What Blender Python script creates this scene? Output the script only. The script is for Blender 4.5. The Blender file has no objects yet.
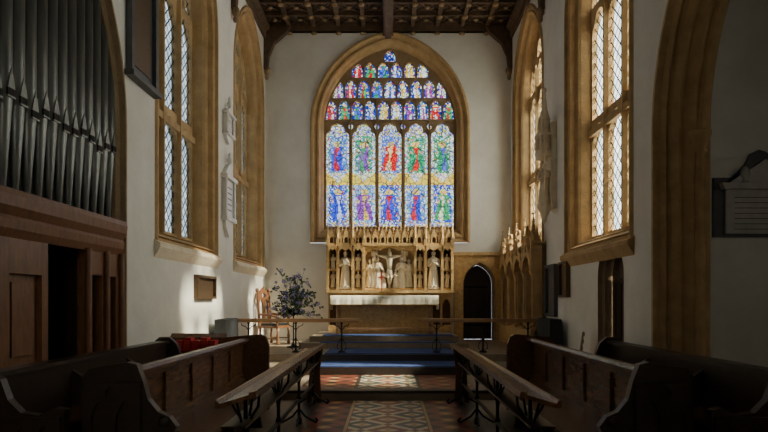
import bpy, bmesh, math, random
from mathutils import Vector, Matrix
random.seed(7)
scene=bpy.context.scene
pi=math.pi
# ------------------------------------------------------------------ materials
def newmat(name):
    m=bpy.data.materials.new(name); m.use_nodes=True
    nt=m.node_tree; nt.nodes.clear()
    out=nt.nodes.new('ShaderNodeOutputMaterial')
    return m,nt,out
def mat(name,c1,c2=None,rough=.7,metal=0,scale=4,bump=.2,bscale=None,stretch=(1,1,1),spec=.5,detail=6):
    m,nt,out=newmat(name)
    N=nt.nodes.new; L=nt.links.new
    b=N('ShaderNodeBsdfPrincipled'); L(b.outputs[0],out.inputs[0])
    b.inputs['Roughness'].default_value=rough; b.inputs['Metallic'].default_value=metal
    b.inputs['Specular IOR Level'].default_value=spec
    tc=N('ShaderNodeTexCoord'); mp=N('ShaderNodeMapping'); mp.inputs['Scale'].default_value=stretch
    L(tc.outputs['Object'],mp.inputs[0])
    n=N('ShaderNodeTexNoise'); n.inputs['Scale'].default_value=scale; n.inputs['Detail'].default_value=detail
    n.inputs['Roughness'].default_value=.65
    L(mp.outputs[0],n.inputs[0])
    r=N('ShaderNodeValToRGB'); r.color_ramp.elements[0].position=.3; r.color_ramp.elements[1].position=.72
    c2=c2 or tuple(x*.7 for x in c1)
    r.color_ramp.elements[0].color=(*c2,1); r.color_ramp.elements[1].color=(*c1,1)
    L(n.outputs[0],r.inputs[0]); L(r.outputs[0],b.inputs['Base Color'])
    if bump:
        n2=N('ShaderNodeTexNoise'); n2.inputs['Scale'].default_value=bscale or scale*6; n2.inputs['Detail'].default_value=4
        L(mp.outputs[0],n2.inputs[0])
        bp=N('ShaderNodeBump'); bp.inputs['Strength'].default_value=bump; bp.inputs['Distance'].default_value=.02
        L(n2.outputs[0],bp.inputs['Height']); L(bp.outputs[0],b.inputs['Normal'])
    return m
PLASTER=mat('plaster',(.81,.78,.71),(.68,.64,.56),.9,scale=1.3,bump=.25,bscale=14)
STONE=mat('ham_stone',(.57,.38,.18),(.37,.235,.105),.85,scale=3.5,bump=.5,bscale=22)
STONED=mat('ham_stone_dark',(.36,.24,.13),(.22,.145,.075),.85,scale=3.5,bump=.5,bscale=22)
STONEL=mat('carved_stone_pale',(.86,.76,.58),(.70,.57,.40),.8,scale=8,bump=.3,bscale=40)
GOLDST=mat('gilded_stone',(.72,.48,.21),(.42,.26,.10),.65,scale=12,bump=.5,bscale=40)
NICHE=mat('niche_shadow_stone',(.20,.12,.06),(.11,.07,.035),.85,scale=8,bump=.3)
RELBG=mat('relief_ground',(.45,.30,.15),(.28,.18,.085),.85,scale=8,bump=.3)
MARBLE=mat('white_marble',(.82,.80,.76),(.68,.66,.62),.4,scale=5,bump=.05)
GMARBLE=mat('shaded_marble',(.50,.47,.43),(.36,.33,.30),.45,scale=5,bump=.05)  # white marble toned down, the chapel's shade put into its colour
SLATE=mat('slate',(.09,.09,.095),(.05,.05,.052),.5,scale=6,bump=.1)
BRONZE=mat('bronze_plaque',(.16,.10,.05),(.08,.05,.03),.45,.6,scale=20,bump=.3)
WOOD=mat('stall_oak',(.19,.085,.036),(.08,.036,.016),.25,scale=5,bump=.15,stretch=(6,1,6),bscale=20)
WOODD=mat('dark_oak',(.050,.028,.016),(.020,.012,.008),.33,scale=5,bump=.2,stretch=(5,1,5))
WOODV=mat('organ_oak',(.26,.11,.045),(.13,.052,.022),.4,scale=5,bump=.15,stretch=(5,5,1))
CEILW=mat('ceiling_oak',(.15,.088,.048),(.065,.038,.022),.6,scale=6,bump=.3)
RAILW=mat('rail_oak',(.46,.28,.14),(.32,.18,.09),.35,scale=6,bump=.1,stretch=(1,6,6))
IRON=mat('wrought_iron',(.02,.02,.022),(.012,.012,.012),.42,.7,scale=20,bump=.1)
BLACK=mat('black_enamel',(.012,.012,.014),(.008,.008,.009),.5,scale=9,bump=.05)
PIPE=mat('organ_pipe_metal',(.24,.24,.22),(.13,.135,.125),.4,.7,scale=3,bump=.05,stretch=(3,3,.6))
BRASS=mat('brass',(.60,.38,.12),(.42,.26,.08),.3,.9,scale=9,bump=.05)
LINEN=mat('altar_linen',(.86,.81,.66),(.75,.68,.52),.9,scale=7,bump=.2)
CARPET=mat('blue_carpet',(.022,.055,.19),(.012,.03,.12),.95,scale=30,bump=.4,bscale=120)
RED=mat('red_cloth',(.60,.03,.025),(.40,.015,.015),.85,scale=12,bump=.2)
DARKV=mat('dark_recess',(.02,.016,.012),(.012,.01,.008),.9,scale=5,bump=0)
FLOORST=mat('floor_flagstone',(.30,.23,.16),(.20,.15,.10),.5,scale=4,bump=.2)
T_RED=mat('tile_red',(.33,.095,.055),(.22,.06,.036),.3,scale=14,bump=.1)
T_BLK=mat('tile_black',(.045,.035,.03),(.03,.022,.02),.3,scale=14,bump=.1)
T_YEL=mat('tile_buff',(.62,.40,.17),(.48,.29,.11),.3,scale=14,bump=.1)
T_CRM=mat('tile_cream',(.76,.68,.48),(.64,.54,.36),.3,scale=14,bump=.1)
T_GRN=mat('tile_blue_green',(.07,.11,.12),(.04,.07,.08),.3,scale=14,bump=.1)
LEAF=mat('leaf_green',(.07,.13,.045),(.04,.08,.03),.6,scale=20,bump=0)
FL1=mat('flower_lavender',(.34,.30,.62),(.22,.19,.5),.7,scale=30,bump=0)
FL2=mat('flower_white',(.75,.75,.82),(.6,.6,.72),.7,scale=30,bump=0)
FL3=mat('flower_indigo',(.10,.10,.36),(.06,.06,.24),.7,scale=30,bump=0)
STRAW=mat('chair_beech',(.45,.28,.13),(.33,.2,.09),.45,scale=8,bump=.1)

def leaded():
    m,nt,out=newmat('leaded_clear_glass'); N=nt.nodes.new; L=nt.links.new
    tc=N('ShaderNodeTexCoord'); s=N('ShaderNodeSeparateXYZ'); L(tc.outputs['Object'],s.inputs[0])
    def M(op,a,b=None):
        n=N('ShaderNodeMath'); n.operation=op
        for i,v in enumerate((a,b)):
            if v is None: continue
            if isinstance(v,(int,float)): n.inputs[i].default_value=v
            else: L(v,n.inputs[i])
        return n.outputs[0]
    y=M('DIVIDE',M('ADD',s.outputs[1],s.outputs[0]),.22); z=M('DIVIDE',s.outputs[2],.22)
    def line(v):
        f=M('FRACT',v); f=M('SUBTRACT',f,.5); f=M('ABSOLUTE',f); return M('GREATER_THAN',f,.41)
    l=M('MAXIMUM',line(M('ADD',y,z)),line(M('SUBTRACT',y,z)))
    vor=N('ShaderNodeTexNoise'); vor.inputs['Scale'].default_value=5; L(tc.outputs['Object'],vor.inputs[0])
    r=N('ShaderNodeValToRGB'); r.color_ramp.elements[0].color=(.45,.52,.50,1); r.color_ramp.elements[1].color=(.90,.92,.84,1)
    r.color_ramp.elements[0].position=.35; r.color_ramp.elements[1].position=.65
    L(vor.outputs[0],r.inputs[0])
    t=N('ShaderNodeBsdfTransparent'); L(r.outputs[0],t.inputs[0])
    g=N('ShaderNodeBsdfGlossy'); g.inputs['Roughness'].default_value=.15
    mx=N('ShaderNodeMixShader'); mx.inputs[0].default_value=.04; L(t.outputs[0],mx.inputs[1]); L(g.outputs[0],mx.inputs[2])
    d=N('ShaderNodeBsdfDiffuse'); d.inputs[0].default_value=(.03,.03,.035,1)
    m2=N('ShaderNodeMixShader'); L(l,m2.inputs[0]); L(mx.outputs[0],m2.inputs[1]); L(d.outputs[0],m2.inputs[2])
    L(m2.outputs[0],out.inputs[0]); return m
LEADED=leaded()
def stained():
    m,nt,out=newmat('stained_glass'); N=nt.nodes.new; L=nt.links.new
    a=N('ShaderNodeAttribute'); a.attribute_name='Col'
    tc=N('ShaderNodeTexCoord')
    v=N('ShaderNodeTexVoronoi'); v.feature='DISTANCE_TO_EDGE'; v.inputs['Scale'].default_value=6.0; L(tc.outputs['Object'],v.inputs[0])
    mr=N('ShaderNodeMapRange'); mr.inputs[1].default_value=.015; mr.inputs[2].default_value=.065; mr.inputs[3].default_value=.08
    L(v.outputs['Distance'],mr.inputs[0])
    v2=N('ShaderNodeTexVoronoi'); v2.inputs['Scale'].default_value=12; L(tc.outputs['Object'],v2.inputs[0])
    hs=N('ShaderNodeMixRGB'); hs.blend_type='MULTIPLY'; hs.inputs[0].default_value=.25
    L(a.outputs['Color'],hs.inputs[1]); L(v2.outputs['Color'],hs.inputs[2])
    m1=N('ShaderNodeMixRGB'); m1.inputs[1].default_value=(.02,.02,.02,1); L(mr.outputs[0],m1.inputs[0]); L(hs.outputs[0],m1.inputs[2])
    t=N('ShaderNodeBsdfTransparent'); L(m1.outputs[0],t.inputs[0])
    g=N('ShaderNodeBsdfGlossy'); g.inputs['Roughness'].default_value=.2
    mx=N('ShaderNodeMixShader'); mx.inputs[0].default_value=.02; L(t.outputs[0],mx.inputs[1]); L(g.outputs[0],mx.inputs[2])
    L(mx.outputs[0],out.inputs[0]); return m
STAINED=stained()

# ------------------------------------------------------------------ builder
class B:
    def __init__(s,name): s.name=name; s.bm=bmesh.new(); s.mats=[]
    def mi(s,m):
        if m not in s.mats: s.mats.append(m)
        return s.mats.index(m)
    def raw(s,verts,faces,m,smooth=False):
        i=s.mi(m); vs=[s.bm.verts.new(v) for v in verts]; out=[]
        for f in faces:
            try:
                fc=s.bm.faces.new([vs[k] for k in f]); fc.material_index=i; fc.smooth=smooth; out.append(fc)
            except Exception: pass
        return out
    def box(s,x0,x1,y0,y1,z0,z1,m):
        v=[(x,y,z) for x in (x0,x1) for y in (y0,y1) for z in (z0,z1)]
        s.raw(v,[(0,1,3,2),(4,6,7,5),(0,4,5,1),(2,3,7,6),(0,2,6,4),(1,5,7,3)],m)
    def prism(s,poly,f,w0,w1,m,smooth=False):
        n=len(poly)
        v=[f(u,z,w0) for u,z in poly]+[f(u,z,w1) for u,z in poly]
        s.raw(v,[tuple(range(n)),tuple(range(2*n-1,n-1,-1))]+[(i,(i+1)%n,n+(i+1)%n,n+i) for i in range(n)],m,smooth)
    def cyl(s,p0,p1,r0,r1,m,seg=10,caps=True):
        p0=Vector(p0);p1=Vector(p1); d=(p1-p0)
        if d.length<1e-6: return
        q=d.to_track_quat('Z','Y'); v=[]
        for p,r in ((p0,r0),(p1,r1)):
            for k in range(seg):
                a=2*pi*k/seg; v.append(p+q@Vector((r*math.cos(a),r*math.sin(a),0)))
        s.raw(v,[(k,(k+1)%seg,seg+(k+1)%seg,seg+k) for k in range(seg)],m,True)
        if caps:
            s.raw(v[:seg],[tuple(range(seg))[::-1]],m); s.raw(v[seg:],[tuple(range(seg))],m)
    def tube(s,pts,r,m,seg=8):
        rs=r if isinstance(r,(list,tuple)) else [r]*len(pts)
        for i in range(len(pts)-1): s.cyl(pts[i],pts[i+1],rs[i],rs[i+1],m,seg)
        for i in range(1,len(pts)-1): s.ball(pts[i],(rs[i],)*3,m,seg,4)
    def ball(s,c,r,m,u=10,v=7):
        vs=[(c[0],c[1],c[2]-r[2])]
        for j in range(1,v):
            t=-pi/2+pi*j/v
            for k in range(u):
                a=2*pi*k/u; vs.append((c[0]+r[0]*math.cos(t)*math.cos(a),c[1]+r[1]*math.cos(t)*math.sin(a),c[2]+r[2]*math.sin(t)))
        vs.append((c[0],c[1],c[2]+r[2])); F=[]
        for k in range(u): F.append((0,1+(k+1)%u,1+k))
        for j in range(v-2):
            for k in range(u):
                a=1+j*u; F.append((a+k,a+(k+1)%u,a+u+(k+1)%u,a+u+k))
        a=1+(v-2)*u
        for k in range(u): F.append((a+k,a+(k+1)%u,len(vs)-1))
        s.raw(vs,F,m,True)
    def lathe(s,c,prof,m,seg=12,fold=0,nf=7,sy=1,smooth=True):
        v=[]
        for r,z in prof:
            for k in range(seg):
                a=2*pi*k/seg; rr=r*(1+fold*math.sin(nf*a))
                v.append((c[0]+rr*math.cos(a),c[1]+sy*rr*math.sin(a),c[2]+z))
        F=[]
        for j in range(len(prof)-1):
            for k in range(seg): F.append((j*seg+k,j*seg+(k+1)%seg,(j+1)*seg+(k+1)%seg,(j+1)*seg+k))
        F.append(tuple(range(seg))[::-1]); F.append(tuple(range((len(prof)-1)*seg,len(prof)*seg)))
        s.raw(v,F,m,smooth)
    def loft(s,rings,m,closed=True,smooth=False):
        n=len(rings[0]); v=[p for r in rings for p in r]; F=[]
        for j in range(len(rings)-1):
            for k in range(n if closed else n-1): F.append((j*n+k,j*n+(k+1)%n,(j+1)*n+(k+1)%n,(j+1)*n+k))
        s.raw(v,F,m,smooth)
    def plate(s,outline,holes,f,w0,w1,m):
        cu=bpy.data.curves.new('tmp','CURVE'); cu.dimensions='2D'; cu.fill_mode='BOTH'; cu.extrude=abs(w1-w0)/2
        for poly in [outline]+holes:
            sp=cu.splines.new('POLY'); sp.points.add(len(poly)-1)
            for i,(u,z) in enumerate(poly): sp.points[i].co=(u,z,0,1)
            sp.use_cyclic_u=True
        ob=bpy.data.objects.new('tmp',cu); scene.collection.objects.link(ob)
        dg=bpy.context.evaluated_depsgraph_get(); dg.update()
        me=bpy.data.meshes.new_from_object(ob.evaluated_get(dg))
        mid=(w0+w1)/2
        vs=[f(v.co.x,v.co.y,v.co.z+mid) for v in me.vertices]
        F=[tuple(p.vertices) for p in me.polygons]
        s.raw(vs,F,m)
        bpy.data.objects.remove(ob); bpy.data.meshes.remove(me)
    def done(s,weld=True):
        if weld: bmesh.ops.remove_doubles(s.bm,verts=s.bm.verts,dist=1e-5)
        bmesh.ops.recalc_face_normals(s.bm,faces=s.bm.faces)
        me=bpy.data.meshes.new(s.name); s.bm.to_mesh(me); s.bm.free()
        for m in s.mats: me.materials.append(m)
        ob=bpy.data.objects.new(s.name,me); scene.collection.objects.link(ob)
        return ob
YE=17.07; HX=3.5; WT=.6; CZ=9.45
fE=lambda u,z,w:(u,YE+w,z)
fR=lambda u,z,w:(HX+w,u,z)
fL=lambda u,z,w:(-HX-w,u,z)
def arch(uc,hw,zb,zs,rise,n=12,cusp=0):
    rise=max(rise,hw+.001)
    c=(rise*rise-hw*hw)/(2*hw); R=hw+c
    th=math.acos(max(-1,min(1,-c/R)))
    L=[]
    for i in range(n+1):
        a=pi+(th-pi)*i/n
        x=c+R*math.cos(a); z=R*math.sin(a)
        if cusp:
            t=i/n
            k=1-cusp*max(0,1-abs(t-.45)/.22)
            x*=k; z*=k
        L.append((x,z))
    L[-1]=(0,rise)
    pts=[(uc-hw,zb)]+[(uc+x,zs+z) for x,z in L]+[(uc-x,zs+z) for x,z in L[-2::-1]]+[(uc+hw,zb)]
    return pts
def aparams(hw,rise,d):
    c=(rise*rise-hw*hw)/(2*hw); R=hw+c+d
    return hw+d, math.sqrt(R*R-c*c)
def archz(x,hw,zs,rise):
    c=(rise*rise-hw*hw)/(2*hw); R=hw+c
    q=R*R-(abs(x)+c)**2
    return zs+math.sqrt(q) if q>0 else -9
# ------------------------------------------------------------------ walls
EW=dict(uc=.06,hw=1.90,zs=6.60,rise=2.28)
EO=aparams(EW['hw'],EW['rise'],.38)
wl=B('wall_east')
DX0,DX1=2.12,3.08
wl.plate([(-HX-WT,-.4),(HX+WT,-.4),(HX+WT,CZ+.3),(-HX-WT,CZ+.3)],
   [arch(EW['uc'],EO[0],3.22,EW['zs'],EO[1],16), arch((DX0+DX1)/2,(DX1-DX0)/2,.44,2.05,.62)],fE,0,.6,PLASTER)
wl.done()
SW=dict(hw=1.25,zs=6.95,rise=1.65); SO=aparams(SW['hw'],SW['rise'],.40)
SZB=2.5
LW=[10.65,15.22]; RW=[10.2,15.12]
def winhole(c): return arch(c,SO[0],SZB,SW['zs'],SO[1],14)
wl=B('wall_left')
wl.plate([(-3,-.4),(YE,-.4),(YE,CZ+.3),(-3,CZ+.3)],[winhole(c) for c in LW]+[arch(5.6,2.4,-.02,3.9,2.7)],fL,0,WT,PLASTER); wl.done()
wr=B('wall_right')
RA=dict(uc=5.63,hw=2.2,zs=3.75,rise=2.75)
wr.plate([(-3,-.4),(YE,-.4),(YE,CZ+.3),(-3,CZ+.3)],[winhole(c) for c in RW]+[arch(RA['uc'],RA['hw'],-.02,RA['zs'],RA['rise']),arch(9.45,.55,-.02,1.95,.58)],fR,0,WT,PLASTER); wr.done()
w=B('added_wall_west'); w.plate([(-4.1,-.4),(4.1,-.4),(4.1,9.7),(-4.1,9.7)],[arch(0,1.6,3.6,6.2,2.0)],lambda u,z,ww:(u,-3.3+ww,z),0,.3,PLASTER); w.done()  # unseen end wall, added to block light; its opening lets some fill in
b=B('window_6')  # unseen window added behind the camera as a source of fill light
hl=[arch(-1.02+i*1.02,.44,3.7,6.4,.6,8,cusp=.1) for i in range(3)]
b.plate(arch(0,1.62,3.58,6.2,2.03),hl+[arch(-.5+i,.3,7.2,7.4,.32,8,cusp=.1) for i in range(2)],lambda u,z,ww:(u,-3.2+ww,z),0,.1,STONE)
gp=arch(0,1.58,3.62,6.2,1.97); b.raw([(u,-3.15,z) for u,z in gp],[tuple(range(len(gp)))],LEADED); b.done(weld=False)
w=B('wall_chapel'); w.box(4.1,8.4,8.6,8.9,-.1,7.5,PLASTER); w.box(4.1,8.4,.7,1.0,-.1,7.5,PLASTER)
w.plate([(1,-.1),(8.6,-.1),(8.6,7.5),(1,7.5)],[arch(4.6,.5,2.6,4.2,.65)],lambda u,z,ww:(8.1+ww,u,z),0,.3,PLASTER); w.done()
b=B('window_7')  # added out of view to light the chapel memorial and arch jamb
b.plate(arch(4.6,.52,2.58,4.2,.67),[arch(4.6-.24+.48*i,.18,2.7,4.2,.28,8,cusp=.1) for i in range(2)],lambda u,z,ww:(8.2+ww,u,z),0,.1,STONE)
gp=arch(4.6,.48,2.62,4.2,.63); b.raw([(8.25,u,z) for u,z in gp],[tuple(range(len(gp)))],LEADED); b.done(weld=False)
w=B('ceiling_chapel'); w.box(4.1,8.4,.7,8.9,7.5,7.7,CEILW)
for i in range(9): w.box(4.1,8.1,1.1+i*.9,1.25+i*.9,7.35,7.5,CEILW)
w.done()
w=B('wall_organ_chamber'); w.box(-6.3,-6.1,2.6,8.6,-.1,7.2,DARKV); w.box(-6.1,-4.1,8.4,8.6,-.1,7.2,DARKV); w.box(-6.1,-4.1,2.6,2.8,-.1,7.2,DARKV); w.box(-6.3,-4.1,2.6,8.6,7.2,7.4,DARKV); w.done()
# ------------------------------------------------------------------ floors and steps
f=B('floor'); f.box(-6.3,8.4,-3.3,9.6,-.3,0,FLOORST)
def tilefield(b,x0,x1,y0,y1,z,s,fn):
    tmp=bmesh.new(); rng=int((abs(x1-x0)+abs(y1-y0))/s)+4
    h=s*math.sqrt(.5)
    for i in range(-rng,rng):
        for j in range(-rng,rng):
            cx=(i-j)*h+(x0+x1)/2; cy=(i+j)*h+y0
            if cx<x0-h or cx>x1+h or cy<y0-h or cy>y1+h: continue
            g=h*.96
            vs=[tmp.verts.new(p) for p in ((cx-g,cy,z),(cx,cy-g,z),(cx+g,cy,z),(cx,cy+g,z))]
            fc=tmp.faces.new(vs); fc.material_index=b.mi(fn(i,j))
    for co,no in (((x0,0,0),(-1,0,0)),((x1,0,0),(1,0,0)),((0,y0,0),(0,-1,0)),((0,y1,0),(0,1,0))):
        bmesh.ops.bisect_plane(tmp,geom=tmp.verts[:]+tmp.edges[:]+tmp.faces[:],plane_co=co,plane_no=no,clear_outer=True)
    for fc in tmp.faces:
        b.raw([v.co.copy() for v in fc.verts],[tuple(range(len(fc.verts)))],b.mats[fc.material_index])
    tmp.free()
def pat(i,j):
    a,bb=i%5,j%5
    if a==0 and bb==0: return T_RED
    if a==0 or bb==0: return T_CRM
    if a in(2,3) and bb in(2,3): return T_CRM if (a+bb)%2 else T_YEL
    k=(i//5+j//5)%2
    return T_GRN if k else T_RED
def pat2(i,j):
    if (i-j)%4==0 and (i+j)%4==0: return T_YEL
    if (i-j)%4==0 or (i+j)%4==0: return T_BLK
    return T_RED
f.box(-1.3,1.3,3,9.58,0,.003,T_BLK)
tilefield(f,-.50,.50,3,9.5,.006,.0945,pat)
tilefield(f,-1.05,-.56,3,9.5,.006,.16,pat2); tilefield(f,.56,1.05,3,9.5,.006,.16,pat2)
f.box(-.55,-.51,3,9.5,.003,.006,T_YEL); f.box(.51,.55,3,9.5,.003,.006,T_YEL)
f.done(weld=False)
f=B('chancel_steps'); hx=HX-.004
f.box(-hx,hx,9.6,11.6,-.3,.15,FLOORST)
f.box(-hx,hx,9.57,9.75,.11,.155,T_BLK)
f.box(-1.45,1.45,9.75,11.6,.15,.153,T_BLK)
tilefield(f,-1.4,-.56,9.8,11.55,.156,.16,pat2); tilefield(f,.56,1.4,9.8,11.55,.156,.16,pat2)
tilefield(f,-.50,.50,9.8,11.55,.156,.0945,pat)
f.box(-hx,hx,11.6,12.7,-.3,.30,FLOORST)
f.box(-hx,hx,12.7,YE-.004,-.3,.45,FLOORST)
f.box(-1.45,1.45,11.57,11.6,.155,.3,T_BLK); f.box(-1.45,1.45,12.67,12.7,.3,.45,T_BLK)
f.done(weld=False)
f=B('altar_dais')
f.box(-2.1,1.9,14.1,YE-.006,.452,.585,FLOORST); f.box(-1.9,1.7,14.5,YE-.006,.585,.72,FLOORST); f.done()
f=B('blue_carpet')
f.box(-1.35,1.45,11.60,12.66,.301,.318,CARPET)
f.box(-1.35,1.45,12.72,14.09,.451,.468,CARPET)
f.box(-1.6,1.6,14.12,14.49,.587,.602,CARPET)
f.box(-1.6,1.6,14.53,15.2,.722,.737,CARPET)
f.done()
# ------------------------------------------------------------------ east window
def lining(b,f,uc,hw,zb,zs,rise,steps,m,n=16):
    rings=[]
    for d,wd,dz in steps:
        h,r=aparams(hw,rise,d); rings.append([f(u,z,wd) for u,z in arch(uc,h,zb-dz,zs,r,n)])
    b.loft(rings,m)
b=B('window_1')
lining(b,fE,EW['uc'],EW['hw'],3.66,EW['zs'],EW['rise'],
  [(.38,0,.43),(.35,-.05,.43),(.30,-.05,.42),(.27,.03,.38),(.20,.07,.3),(.17,.03,.26),(.12,.05,.2),(.10,.14,.14),(.04,.2,.06),(0,.34,0)],STONE)
lightw=EW['hw']*2/5; mul=.050
holes=[]
x0=EW['uc']-EW['hw']
for i in range(5):
    c=x0+lightw*(i+.5)
    holes.append(arch(c,lightw/2-mul,3.73,6.30,.42,9,cusp=.2))
def inside(u,z,marg): return z<=archz(u-EW['uc'],EW['hw'],EW['zs'],EW['rise'])-marg
def cell(c,hw,zb,zt,marg=.06):
    rise=hw*1.25
    pts=arch(c,hw,zb,max(zb+.06,zt-rise),rise,6,cusp=.12)
    s=1 if c<EW['uc'] else -1
    anc=(c+s*hw*.85,zb+.03)
    if not inside(anc[0]-s*hw*.9,anc[1]+.09,marg): return
    out=[]
    for u,z in pts:
        if not inside(u,z,marg):
            lo,hi=0,1
            for _ in range(14):
                md=(lo+hi)/2
                if inside(anc[0]+(u-anc[0])*md,anc[1]+(z-anc[1])*md,marg): lo=md
                else: hi=md
            u,z=anc[0]+(u-anc[0])*lo,anc[1]+(z-anc[1])*lo
        if out and abs(u-out[-1][0])+abs(z-out[-1][1])<.004: continue
        out.append((u,z))
    if len(out)>3: holes.append(out)
hw2=lightw/4-.030
for i in range(10): cell(x0+lightw*(i+.5)/2,hw2,6.82,7.38)
for i in range(9): cell(x0+lightw*(i+1)/2,hw2,7.45,7.97)
for i in range(10): cell(x0+lightw*(i+.5)/2,hw2,8.04,8.48)
cell(EW['uc'],hw2,8.5,8.85,.06)
for i in range(1,5):
    c=x0+lightw*i; holes.append([(c,6.48),(c+.08,6.63),(c,6.77),(c-.08,6.63)])
h,r=aparams(EW['hw'],EW['rise'],.06)
b.plate(arch(EW['uc'],h,3.6,EW['zs'],r,16),holes,fE,.30,.42,STONED)
for i in range(1,5):
    c=x0+lightw*i; b.box(c-.026,c+.026,YE+.25,YE+.31,3.7,7.4 if i in(2,3) else 7.3,STONED)
b.box(x0,x0+2*EW['hw'],YE+.27,YE+.31,6.77,6.82,STONED)
gl=b.mi(STAINED)
col=b.bm.loops.layers.float_color.new('Col')
def jitter(c,a=.2): 
    k=1+random.uniform(-a,a*.7)
    return tuple(max(0.0,min(1,x*k*(1+random.uniform(-.05,.05))))**1.75 for x in c)
WHT=[(.90,.95,.95),(.78,.88,.92),(.92,.93,.82),(.62,.78,.90),(.72,.86,.72),(.90,.80,.50),(.94,.97,.97),(.45,.55,.80)]
ROB=[[(.18,.24,.80),(.80,.15,.18)],[(.50,.26,.62),(.24,.56,.36)],[(.90,.12,.10),(.92,.82,.5)],[(.12,.54,.34),(.90,.14,.12)],[(.14,.50,.30),(.30,.35,.75)]]
ROB2=[[(.16,.22,.78),(.80,.80,.9)],[(.48,.2,.6),(.88,.70,.28)],[(.18,.22,.82),(.85,.14,.15)],[(.16,.24,.78),(.80,.16,.18)],[(.18,.54,.30),(.9,.9,.7)]]
def fig(u,v,robes,bg,k):
    if abs(u)>.86: return (.88,.82,.6) if (int(v*9)%2) else (.72,.82,.86)
    cxh=.08*math.sin(k*2.1)
    hd=math.hypot((u-cxh)*.36,(v-.80)*1.15)
    if hd<.05: return (.85,.66,.5)
    if hd<.095: return (.95,.76,.25)
    w0=.30+.10*math.sin(k*1.7)
    wv=(w0+.22*(1-v)) if v<.74 else -1
    uu=u-.07*math.sin(v*7+k)-cxh*.5
    if v>.05 and abs(uu)<wv:
        if .52<v<.60 and abs(uu)>.15: return (.85,.68,.5) if abs(uu)>.28 else robes[0]
        if abs(uu-.12*math.cos(k))<.13+.08*math.sin(v*11) and v<.70: return robes[1]
        return robes[0] if random.random()>.15 else tuple(min(1,c*1.35) for c in robes[0])
    if random.random()<.12: return random.choice([(.88,.16,.12),(.15,.55,.28),(.95,.72,.2),(.2,.25,.8)])
    return bg
BG1=[(.16,.28,.80),(.38,.60,.84),(.18,.28,.83),(.32,.52,.84),(.16,.26,.78)]
BG2=[(.32,.50,.84),(.22,.58,.40),(.28,.38,.84),(.26,.62,.40),(.22,.58,.34)]
def paint(x,z):
    s=(x-x0)/lightw; i=max(0,min(4,int(s))); u=(s-i)*2-1
    wht=random.choice(WHT)
    if z<3.85: return random.choice([(.88,.68,.2),(.25,.3,.8),wht,wht])
    if z<4.95: return fig(u,(z-3.85)/1.10,ROB2[i],wht if abs(u)>.70 or random.random()<.33 else BG1[i],i)
    if z<5.30:
        q=abs(u)*.35+4.98
        return random.choice([wht,wht,(.95,.78,.35),wht]) if z>q+.04 else (.92,.74,.25)
    if z<6.36: return fig(u,(z-5.30)/1.02,ROB[i],wht if abs(u)>.66 or random.random()<.33 else BG2[i],i+2)
    if z<6.80: return random.choice([wht,wht,(.25,.35,.8),(.92,.76,.25)])
    tier=0 if z<7.41 else (1 if z<8.0 else 2)
    if tier==1: ss=(x-x0)/(lightw/2)-.5
    else: ss=(x-x0)/(lightw/2)
    j=math.floor(ss); u=(ss-j)*2-1; v=(z-[6.80,7.41,8.0][tier])/.56
    cols=[(.82,.12,.12),(.88,.9,.92),(.20,.30,.80),(.85,.85,.78),(.90,.70,.2),(.2,.55,.30),(.55,.2,.5),(.9,.9,.85)]
    k=(j*5+tier*3)%8
    return fig(u*.9,v,[cols[k],cols[(k+3)%8]],random.choice([(.10,.16,.52),(.12,.20,.60),(.08,.14,.5),wht]),j+tier)
cs=.035
nx=int(3.86/cs); nz=int(5.4/cs)
h,r=aparams(EW['hw'],EW['rise'],.02)
for a in range(nx+1):
    for q in range(nz+1):
        cx=x0-.02+a*cs; cz=3.64+q*cs
        if abs(cx+cs/2-EW['uc'])>h: continue
        if cz+cs/2>EW['zs'] and cz+cs/2>archz(cx+cs/2-EW['uc'],h,EW['zs'],r): continue
        fs=b.raw([(cx,YE+.36,cz),(cx+cs,YE+.36,cz),(cx+cs,YE+.36,cz+cs),(cx,YE+.36,cz+cs)],[(0,1,2,3)],STAINED)
        c=jitter(paint(cx+cs/2,cz+cs/2))
        for lp in fs[0].loops: lp[col]=(*c,1)
b.done(weld=False)
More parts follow.
